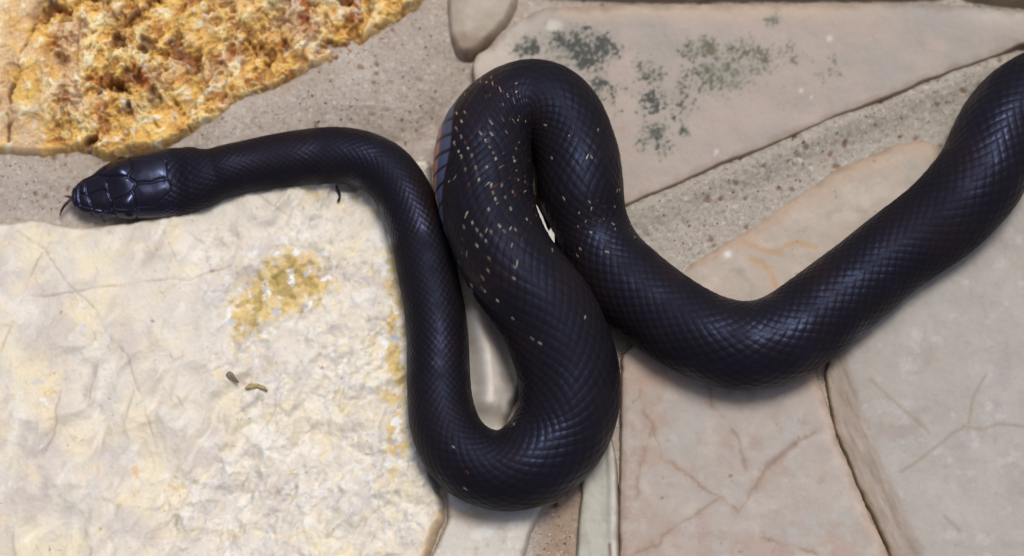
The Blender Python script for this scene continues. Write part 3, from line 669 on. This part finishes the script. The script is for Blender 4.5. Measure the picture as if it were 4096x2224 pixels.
# angle samples: 23 scale rows over the back and flanks, plates below
TH_MAX = math.radians(128); COLS = 41; PER = 5
th_d = np.linspace(-TH_MAX, TH_MAX, COLS * PER + 1)
th_v = np.linspace(TH_MAX, 2 * math.pi - TH_MAX, 40)[1:-1]
TH = np.concatenate([th_d, th_v]); NT = len(TH); NS = len(S)
THg, Ig = np.meshgrid(TH, np.arange(NS)); Ig = Ig.astype(int)
thw = np.where(THg > math.pi, THg - 2 * math.pi, THg)
colw = 2 * TH_MAX / COLS * np.maximum(RR, .004)
u_ax = np.concatenate([[0], np.cumsum(np.diff(S) / (2.6 * .5 * (colw[1:] + colw[:-1])))])
U = u_ax[Ig]; V = thw / (2 * TH_MAX / COLS)
best = np.full(U.shape, 9.0); DU = np.zeros_like(U); DV = np.zeros_like(U); IDI = np.zeros_like(U); IDJ = np.zeros_like(U)
for dj in (0, 1):
    j = np.floor(V) + dj; off = .5 * (np.mod(j, 2)); i = np.round(U - off); du = U - off - i; dv = V - j
    m = (np.abs(du) * 2) ** 1.2 + np.abs(dv) ** 1.2
    b = m < best; best = np.where(b, m, best); DU = np.where(b, du, DU); DV = np.where(b, dv, DV); IDI = np.where(b, i, IDI); IDJ = np.where(b, j, IDJ)
groove = ss(.62, 1.02, best)
dorsal = ss(20.9, 20.4, np.abs(V))
scale_h = (1 - groove) * (.30 + .55 * (DU + .5)) + .55 * np.clip(1 - best, 0, 1)
ventral_h = .9 * np.mod(U, 1.0) * ss(1.0, .9, np.mod(U, 1.0))
rnd = _hash(IDI, IDJ, 5)
hgt = (scale_h * dorsal + ventral_h * (1 - dorsal)) * (.85 + .3 * rnd)
amp = .016 * RR * ss(300, 470, TP)
# head cross sections: broad flat crown, jaw bulge
ct = np.cos(thw); st_ = np.sin(thw)
hd = (1 - NK)[:, None]
sq = np.abs(st_) ** (1 - .22 * hd) * np.sign(st_); cq = np.abs(ct) ** (1 - .12 * hd) * np.sign(ct)
upk = np.where(ct > 0, KU[:, None], KD[:, None])
lx = sq * RR[:, None]; ly = cq * upk * RR[:, None]
cr = np.cos(RO)[:, None]; sr = np.sin(RO)[:, None]
lx2 = lx * cr + ly * sr; ly2 = -lx * sr + ly * cr
pos = CW[:, None, :] + Sd[:, None, :] * lx2[..., None] + Up[:, None, :] * ly2[..., None]
nrm = Sd[:, None, :] * (sq * cr + cq * sr)[..., None] + Up[:, None, :] * (-sq * sr + cq * cr)[..., None]
nrm /= np.linalg.norm(nrm, axis=-1)[..., None] + 1e-9
# head shields: furrows traced on the crown
def hz(l): return [(200 + .3106 * x, 500 + .3106 * y) for x, y in l]
SHIELD = [hz(l) for l in [
    [(395, 740), (378, 800), (372, 870), (375, 950), (395, 1040)],
    [(480, 690), (465, 770), (465, 850), (500, 920), (530, 1020), (560, 1070)],
    [(375, 875), (465, 882), (510, 890), (600, 852), (680, 832), (745, 850)],
    [(690, 655), (740, 750), (750, 850), (775, 930), (800, 970), (795, 1060), (850, 1135), (870, 1180)],
    [(620, 640), (690, 655), (820, 672), (1000, 672), (1060, 710), (1110, 752)],
    [(800, 970), (900, 935), (1000, 893), (1065, 850), (1082, 810), (1110, 752)],
    [(1110, 752), (1200, 742), (1300, 740), (1400, 705), (1510, 690)],
    [(1065, 850), (1090, 930), (1110, 1020), (1150, 1060)],
    [(1000, 672), (1055, 570), (1045, 480), (1000, 400)],
    [(1500, 480), (1512, 600), (1510, 690), (1560, 780), (1560, 850), (1450, 960), (1350, 1040), (1150, 1060)],
    [(800, 1075), (870, 1100), (1000, 1100), (1120, 1065)],
    [(395, 1040), (560, 1080), (700, 1110), (850, 1135)],
    [(480, 690), (600, 640), (720, 560)],
    [(560, 1080), (540, 1180)], [(680, 1110), (665, 1200)], [(1120, 1065), (1130, 1150), (1110, 1220)], [(1250, 1060), (1270, 1150), (1250, 1220)]]]
hsel = np.where(TP < 520)[0]; n_h = hsel[-1] + 1
hx, hy = proj(pos[:n_h])
dsh = np.full(hx.shape, 1e9)
for l in SHIELD: dsh = np.minimum(dsh, seg_dist(hx, hy, l))
top = (nrm[:n_h, :, 2] > -.1)
in_sh = top * ss(470, 400, TP[:n_h])[:, None]
# small scales start behind the crown shields
back = ss(0, 14, seg_dist(hx, hy, SHIELD[9]))
inside = poly_sd(hx, hy, hz([(1512, 600), (1510, 690), (1560, 780), (1560, 850), (1450, 960), (1350, 1040), (1150, 1060), (1120, 1250), (200, 1300), (200, 400), (1045, 440), (1500, 450)])) > 0
disp = amp[:, None] * hgt
sc_w = np.where(inside & top, 0.0, 1.0) * ss(330, 390, TP[:n_h])[:, None]
hgt_h = hgt[:n_h] * sc_w * .016 * .0105
shield_d = in_sh * inside * (-.00045 * np.exp(-(dsh / 3.6) ** 2) + .00026 * (1 - np.exp(-(dsh / 26.0) ** 2)))
disp[:n_h] = np.where((TP[:n_h] < 500)[:, None], hgt_h * ss(520, 480, TP[:n_h])[:, None] + disp[:n_h] * ss(470, 510, TP[:n_h])[:, None], disp[:n_h]) + shield_d
# brow ridges and cheeks
def bump(px, py, r, a):
    return a * np.exp(-(((hx - px) ** 2 + (hy - py) ** 2) / r ** 2)) * top
disp[:n_h] += bump(472, 690, 34, .0011) + bump(497, 815, 36, .0011) + bump(455, 765, 40, -.0003) + bump(365, 775, 45, -.0003)
disp[:6] = 0
# closing of rows near the tail tip
pos = pos + nrm * disp[..., None]
pos[..., 2] = np.maximum(pos[..., 2], -.02)
# colours
bx, by = proj(pos)
c = np.broadcast_to(lin(25, 21, 23), U.shape + (3,)).copy()
c = mix(c, lin(32, 23, 23), ss(-.1, .5, fbm(bx, by, 260, 3, 301)))
c = mix(c, lin(15, 12, 13), .75 * groove * dorsal * ss(330, 480, TP)[:, None])
t_a = np.interp(0, [0], [0]); seg = lambda x, y: TP[np.argmin(np.where(TP > 600, np.hypot(proj(CW)[0] - x, proj(CW)[1] - y), 1e9))]
T2a, T2b, T3b = seg(2230, 1366), seg(2135, 404), seg(2560, 1180)
on2 = (ss(T2a - 100, T2a + 100, TP) * ss(T2b + 60, T2b - 60, TP))[:, None]
on3 = (ss(T2b - 60, T2b + 60, TP) * ss(T3b + 100, T3b - 100, TP))[:, None]
stretch = np.maximum.reduce([on2 * 1.0 * np.exp(-(((bx - 1900) / 190) ** 2 + ((by - 560) / 330) ** 2)), on2 * .8 * np.exp(-(((bx - 1990) / 170) ** 2 + ((by - 850) / 300) ** 2)), on3 * .34 * np.exp(-(((bx - 2400) / 150) ** 2 + ((by - 850) / 330) ** 2)), .3 * np.exp(-(((bx - 1830) / 80) ** 2 + ((by - 1920) / 80) ** 2)), .05 * np.exp(-(((bx - 2200) / 260) ** 2 + ((by - 1500) / 260) ** 2)) + 0 * U])
rim = ss(.72, .9, best)
c = mix(c, lin(62, 36, 32), .5 * rim * np.clip(stretch * 1.2, 0, 1) * (_hash(IDI, IDJ, 12) < .5))
quad = (DU > 0) * 2 + (DV > 0)
r1 = _hash(IDI, IDJ, 21); rq = np.where(_hash(IDI, IDJ, 22) < .8, 3, 1)
stretch = stretch * (.35 + 1.1 * ss(-.15, .25, fbm(bx, by, 110, 2, 303)))
lo = .05 + .45 * _hash(IDI, IDJ, 26); ext = ss(lo - .08, lo + .04, np.abs(DV)) * ss(lo + .50, lo + .38, np.abs(DV))
fl = (r1 < .55 * stretch) & (quad == rq)
c = mix(c, lin(210, 200, 168), (.30 + .6 * _hash(IDI, IDJ, 27)) * fl * ext * ss(.63, .74, best) * dorsal)
fo = (_hash(IDI, IDJ, 23) < .12 * stretch) & (quad == np.floor(_hash(IDI, IDJ, 24) * 4))
c = mix(c, lin(128, 68, 44), .6 * fo * ext * ss(.62, .74, best) * dorsal)
# belly plates: blue grey ends, then pale orange
vent = 1 - dorsal
av = np.abs(V)
um = np.mod(U, 1.0)
bel = mix(np.broadcast_to(lin(70, 78, 104), U.shape + (3,)).copy(), lin(186, 130, 108), ss(23.6, 24.8, av))
bel = mix(bel, lin(26, 22, 26), ss(.80, .9, um) + ss(.14, .04, um))
c = c * (1 - vent[..., None]) + bel * vent[..., None]
# lips
lip = (hd * ss(math.radians(96), math.radians(112), np.abs(thw)) * ss(470, 380, TP)[:, None])
c = mix(c, lin(128, 100, 74), .8 * lip)
headm = ss(440, 380, TP)[:, None]
c = mix(c, lin(28, 21, 23), .6 * headm * (1 - lip))
# faces
id_ = np.arange(NS * NT).reshape(NS, NT); nx = np.roll(id_, -1, axis=1)
q = np.stack([id_[:-1].ravel(), id_[1:].ravel(), nx[1:].ravel(), nx[:-1].ravel()], -1)
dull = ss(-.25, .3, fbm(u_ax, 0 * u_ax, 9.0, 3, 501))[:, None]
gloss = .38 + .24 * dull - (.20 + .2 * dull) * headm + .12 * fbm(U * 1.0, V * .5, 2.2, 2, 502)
c = mix(c, lin(12, 9, 10), .8 * np.concatenate([in_sh * inside * np.exp(-(dsh / 4.5) ** 2), np.zeros((NS - n_h, NT))]))
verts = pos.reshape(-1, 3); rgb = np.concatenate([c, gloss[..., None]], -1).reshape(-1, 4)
tip = CW[0] - T[0] * .0001
verts = np.concatenate([verts, [tip]]); rgb = np.concatenate([rgb, rgb[:1]])
tq_ = np.stack([np.full(NT, NS * NT), id_[0], nx[0], np.full(NT, NS * NT)], -1)

def snake_material():
    m = bpy.data.materials.new('snake_skin'); m.use_nodes = True
    nt = m.node_tree; N = nt.nodes; L = nt.links; b = N['Principled BSDF']
    at = N.new('ShaderNodeAttribute'); at.attribute_name = 'tint'
    tc = N.new('ShaderNodeTexCoord')
    nz = N.new('ShaderNodeTexNoise'); nz.inputs['Scale'].default_value = 700; nz.inputs['Detail'].default_value = 3
    L.new(tc.outputs['Object'], nz.inputs['Vector'])
    mr = N.new('ShaderNodeMapRange'); mr.inputs['To Min'].default_value = -.08; mr.inputs['To Max'].default_value = .08
    ad = N.new('ShaderNodeMath'); ad.operation = 'ADD'
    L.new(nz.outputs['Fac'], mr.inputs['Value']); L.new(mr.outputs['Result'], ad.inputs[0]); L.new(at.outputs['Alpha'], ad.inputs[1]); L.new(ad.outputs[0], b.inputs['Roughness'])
    L.new(at.outputs['Color'], b.inputs['Base Color'])
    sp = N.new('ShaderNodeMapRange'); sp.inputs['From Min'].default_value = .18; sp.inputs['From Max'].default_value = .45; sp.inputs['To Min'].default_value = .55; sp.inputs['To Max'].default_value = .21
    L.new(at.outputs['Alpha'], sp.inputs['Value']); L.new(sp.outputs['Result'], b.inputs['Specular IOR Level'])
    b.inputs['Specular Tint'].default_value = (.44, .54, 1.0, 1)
    return m
M_snake = snake_material()
org = np.array([CW[:, 0].mean(), CW[:, 1].mean(), 0.0])
snake = bpy.data.objects.new('snake', None); col.objects.link(snake); snake.location = Vector(org)
snake.empty_display_size = .02
snake['label'] = 'glossy black snake winding across the stones with its tongue out'; snake['category'] = 'snake'
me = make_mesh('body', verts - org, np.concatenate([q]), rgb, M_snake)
# cap the snout with a fan
import bmesh
bm = bmesh.new(); bm.from_mesh(me); bm.verts.ensure_lookup_table()
tv = bm.verts[NS * NT]
for k in range(NT):
    f = bm.faces.new((tv, bm.verts[k], bm.verts[(k + 1) % NT])); f.smooth = True
bmesh.ops.recalc_face_normals(bm, faces=bm.faces[:])
bm.to_mesh(me); bm.free(); me.update()
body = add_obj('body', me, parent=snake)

def plain_mat(name, rgb, rough, spec=.5, var=.15, scale=900):
    m = bpy.data.materials.new(name); m.use_nodes = True
    nt = m.node_tree; N = nt.nodes; L = nt.links; b = N['Principled BSDF']
    tc = N.new('ShaderNodeTexCoord'); nz = N.new('ShaderNodeTexNoise'); nz.inputs['Scale'].default_value = scale
    L.new(tc.outputs['Object'], nz.inputs['Vector'])
    rp = N.new('ShaderNodeValToRGB'); cc = lin(*rgb)
    rp.color_ramp.elements[0].position = .3; rp.color_ramp.elements[1].position = .7
    rp.color_ramp.elements[0].color = (*(cc * (1 - var)), 1); rp.color_ramp.elements[1].color = (*np.minimum(cc * (1 + var), 1), 1)
    L.new(nz.outputs['Fac'], rp.inputs['Fac']); L.new(rp.outputs['Color'], b.inputs['Base Color'])
    b.inputs['Roughness'].default_value = rough; b.inputs['Specular IOR Level'].default_value = spec
    return m
M_eye = plain_mat('eye', (10, 9, 12), .08, .5)
M_tongue = plain_mat('tongue', (60, 18, 20), .4, .4)

def tube(name, pts, rad, mat, parent=None, n=8, org=np.zeros(3), flat=1.0, **kw):
    pts = np.asarray(pts, float); rad = np.asarray(rad, float)
    tt = np.arange(len(pts), dtype=float); tq = np.linspace(0, len(pts) - 1, (len(pts) - 1) * 6 + 1)
    p = spline(tt, pts, tq) if len(pts) > 2 else np.stack([np.interp(tq, tt, pts[:, k]) for k in range(3)], -1)
    r = np.interp(tq, tt, rad)
    t = np.gradient(p, axis=0); t /= np.linalg.norm(t, axis=1)[:, None]
    s = np.cross(t, [0, 0, 1.0]); s /= np.linalg.norm(s, axis=1)[:, None]; u = np.cross(s, t)
    a = np.linspace(0, 2 * np.pi, n, endpoint=False)
    v = p[:, None] + r[:, None, None] * (s[:, None] * np.cos(a)[None, :, None] + flat * u[:, None] * np.sin(a)[None, :, None])
    i = np.arange(len(p) * n).reshape(len(p), n); k = np.roll(i, -1, 1)
    return v.reshape(-1, 3), np.stack([i[:-1].ravel(), k[:-1].ravel(), k[1:].ravel(), i[1:].ravel()], -1)

# eyes
hi = int(np.argmin(np.abs(TP - 222)))
for sgn in (1, -1):
    ctr = CW[hi] + Sd[hi] * RR[hi] * .81 * sgn + Up[hi] * RR[hi] * .16
    bm = bmesh.new(); bmesh.ops.create_uvsphere(bm, u_segments=20, v_segments=14, radius=.0025)
    for v in bm.verts: v.co.z *= .9
    for f in bm.faces: f.smooth = True
    em = bpy.data.meshes.new('eye'); bm.to_mesh(em); bm.free(); em.materials.append(M_eye)
    add_obj('eye', em, parent=snake, loc=ctr - org)

# tongue: one mesh, a stem and two tines
zt = float(CW[4, 2]) - .0008
def tp(x, y, dz): return P(x, y, zt + dz)
va, qa = tube('t', [tp(312, 792, .0), tp(298, 794, .0), tp(284, 793, -.0002)], [.0007, .0007, .0006], M_tongue, flat=.5)
vb, qb = tube('t', [tp(286, 796, -.0002), tp(262, 818, -.0004), tp(247, 840, -.0012), tp(239, 864, -.0028)], [.00055, .0005, .0004, .00012], M_tongue, flat=.5)
vc, qc = tube('t', [tp(286, 790, -.0002), tp(270, 786, -.0002), tp(254, 784, .0)], [.0005, .0004, .00012], M_tongue, flat=.5)
tme = make_mesh('tongue', np.concatenate([va, vb, vc]) - org, np.concatenate([qa, qb + len(va), qc + len(va) + len(vb)]), None, M_tongue)
add_obj('tongue', tme, parent=snake)

# ------------------------------------------------------------------ small litter
def ground_z(x, y):
    i = int(x / HM_S + HM_N / 2); j = int(y / HM_S + HM_N / 2)
    w = HM[i - 1:i + 2, j - 1:j + 2]; return float(w[w > -.5].max())
def litter_tube(name, pix, rad, mat, label, cat):
    pts = []
    for x, y in pix:
        q0 = P(x, y, 0.002); pts.append([q0[0], q0[1], ground_z(q0[0], q0[1]) + .0002])
    pts = np.array(pts); o = pts.mean(0)
    v, q = tube(name, pts - o, rad, mat)
    add_obj(name, make_mesh(name, v, q, None, mat), label=label, cat=cat, loc=o)
M_twig = plain_mat('dark_twig', (44, 44, 42), .8, .2)
litter_tube('twig', [(1345, 742), (1354, 765), (1358, 782), (1352, 800)], [.0004, .0005, .0004, .0005], M_twig, 'tiny black bit of twig on the cream limestone beside the neck', 'twig')
M_flake = plain_mat('brown_flake', (132, 118, 98), .8, .2, .35, 1500)
M_flake2 = plain_mat('ochre_flake', (168, 150, 108), .8, .2, .35, 1500)
def flake(pix, mat, label):
    p = np.array([P(x, y, .002) for x, y in pix]); n = len(p)
    for k in range(n): p[k, 2] = ground_z(p[k, 0], p[k, 1]) + .0004
    p[:, 2] = p[:, 2].mean() - .0004 + .0003 * np.sin(np.arange(n) * 2.1)
    o = p.mean(0)
    bm = bmesh.new()
    tvs = [bm.verts.new(Vector(x - o) + Vector((0, 0, .0005))) for x in p]; bvs = [bm.verts.new(Vector((x - o) * .94) - Vector((0, 0, .0012))) for x in p]
    ctop = bm.verts.new((0, 0, .0011)); cb = bm.verts.new((0, 0, -.0013))
    for k in range(n):
        k2 = (k + 1) % n
        bm.faces.new((tvs[k], tvs[k2], ctop)); bm.faces.new((bvs[k2], bvs[k], cb)); bm.faces.new((tvs[k], bvs[k], bvs[k2], tvs[k2]))
    bmesh.ops.recalc_face_normals(bm, faces=bm.faces[:])
    m = bpy.data.meshes.new('stone_chip'); bm.to_mesh(m); bm.free(); m.materials.append(mat)
    add_obj('stone_chip', m, label=label, cat='stone chip', loc=o)
flake([(903, 1500), (915, 1488), (930, 1490), (942, 1508), (957, 1531), (940, 1526), (915, 1516)], M_flake, 'small dark brown pointed chip on the cream limestone')
flake([(978, 1552), (1000, 1535), (1030, 1534), (1060, 1545), (1072, 1562), (1040, 1556), (1005, 1556)], M_flake2, 'small olive brown curved chip on the cream limestone')

# loose grit on the mortar: uncountable, one object
rng = np.random.default_rng(7)
def grit():
    octv = np.array([(1, 0, 0), (-1, 0, 0), (0, 1, 0), (0, -1, 0), (0, 0, 1), (0, 0, -1)], float)
    octf = np.array([(0, 2, 4), (2, 1, 4), (1, 3, 4), (3, 0, 4), (2, 0, 5), (1, 2, 5), (3, 1, 5), (0, 3, 5)])
    zones = [([(0, 640), (330, 640), (300, 860), (0, 850)], 70), ([(620, 620), (900, 480), (1300, 280), (1700, 20), (1780, 20), (1760, 200), (1870, 260), (1800, 440), (1640, 580), (1450, 500), (1200, 500)], 260), ([(2530, 850), (3000, 640), (3700, 350), (3960, 260), (3760, 540), (3560, 560), (3100, 790), (2720, 1040)], 240), ([(2130, 2060), (2290, 1960), (2290, 2224), (2110, 2224)], 40)]
    V_, F_, C_ = [], [], []
    tones = [lin(196, 184, 170), lin(150, 132, 112), lin(118, 96, 76), lin(206, 198, 188), lin(138, 92, 56)]
    for pl, cnt in zones:
        pl = np.array(pl, float); k = 0; lo, hi = pl.min(0), pl.max(0)
        while k < cnt:
            x, y = rng.uniform(lo, hi)
            if poly_sd(np.array([x]), np.array([y]), [tuple(p) for p in pl])[0] < 0: continue
            k += 1
            p = P(x, y, MORTAR_Z); i = int(p[0] / HM_S + HM_N / 2); j = int(p[1] / HM_S + HM_N / 2)
            r = rng.choice([.00022, .0003, .00042, .0006], p=[.4, .35, .2, .05])
            v = octv * r * rng.uniform(.6, 1.3, (6, 1)) * np.array([1, 1, .7]) + rng.normal(0, r * .15, (6, 3))
            V_.append(v + [p[0], p[1], HM[i, j] + r * .1]); F_.append(octf + 6 * (len(V_) - 1)); C_.append(np.tile(tones[rng.integers(len(tones))], (6, 1)))
    me = make_mesh('grit', np.concatenate(V_), np.concatenate(F_), np.concatenate(C_), M_mortar, smooth=False)
    add_obj('grit', me, kind='stuff', label='loose grit and sand grains lying on the mortar joints', cat='grit')
grit()

# thin pale stand-in added for the bright sliver between the two touching coils
M_pale = plain_mat('pale_stand_in', (214, 208, 200), .7, .3, .06, 600)
fp = np.array([P(x, y, .0125) for x, y in [(2134, 806), (2150, 826), (2170, 865), (2188, 912), (2196, 925), (2206, 904), (2216, 905), (2218, 950), (2218, 990), (2190, 965), (2160, 915), (2140, 865), (2132, 830)]])
fo_ = fp.mean(0); bm = bmesh.new()
tv_ = [bm.verts.new(Vector(p - fo_)) for p in fp]; bv_ = [bm.verts.new(Vector((p - fo_)) - Vector((0, 0, .0011))) for p in fp]
bm.faces.new(tv_); bm.faces.new(list(reversed(bv_)))
for k in range(len(fp)):
    k2 = (k + 1) % len(fp); bm.faces.new((tv_[k], bv_[k], bv_[k2], tv_[k2]))
bmesh.ops.triangulate(bm, faces=bm.faces[:]); bmesh.ops.recalc_face_normals(bm, faces=bm.faces[:])
pm = bpy.data.meshes.new('pale_stand_in'); bm.to_mesh(pm); bm.free(); pm.materials.append(M_pale)
add_obj('pale_stand_in', pm, label='thin whitish stand-in added for the bright slit between two coils of the snake', cat='flake', loc=fo_)
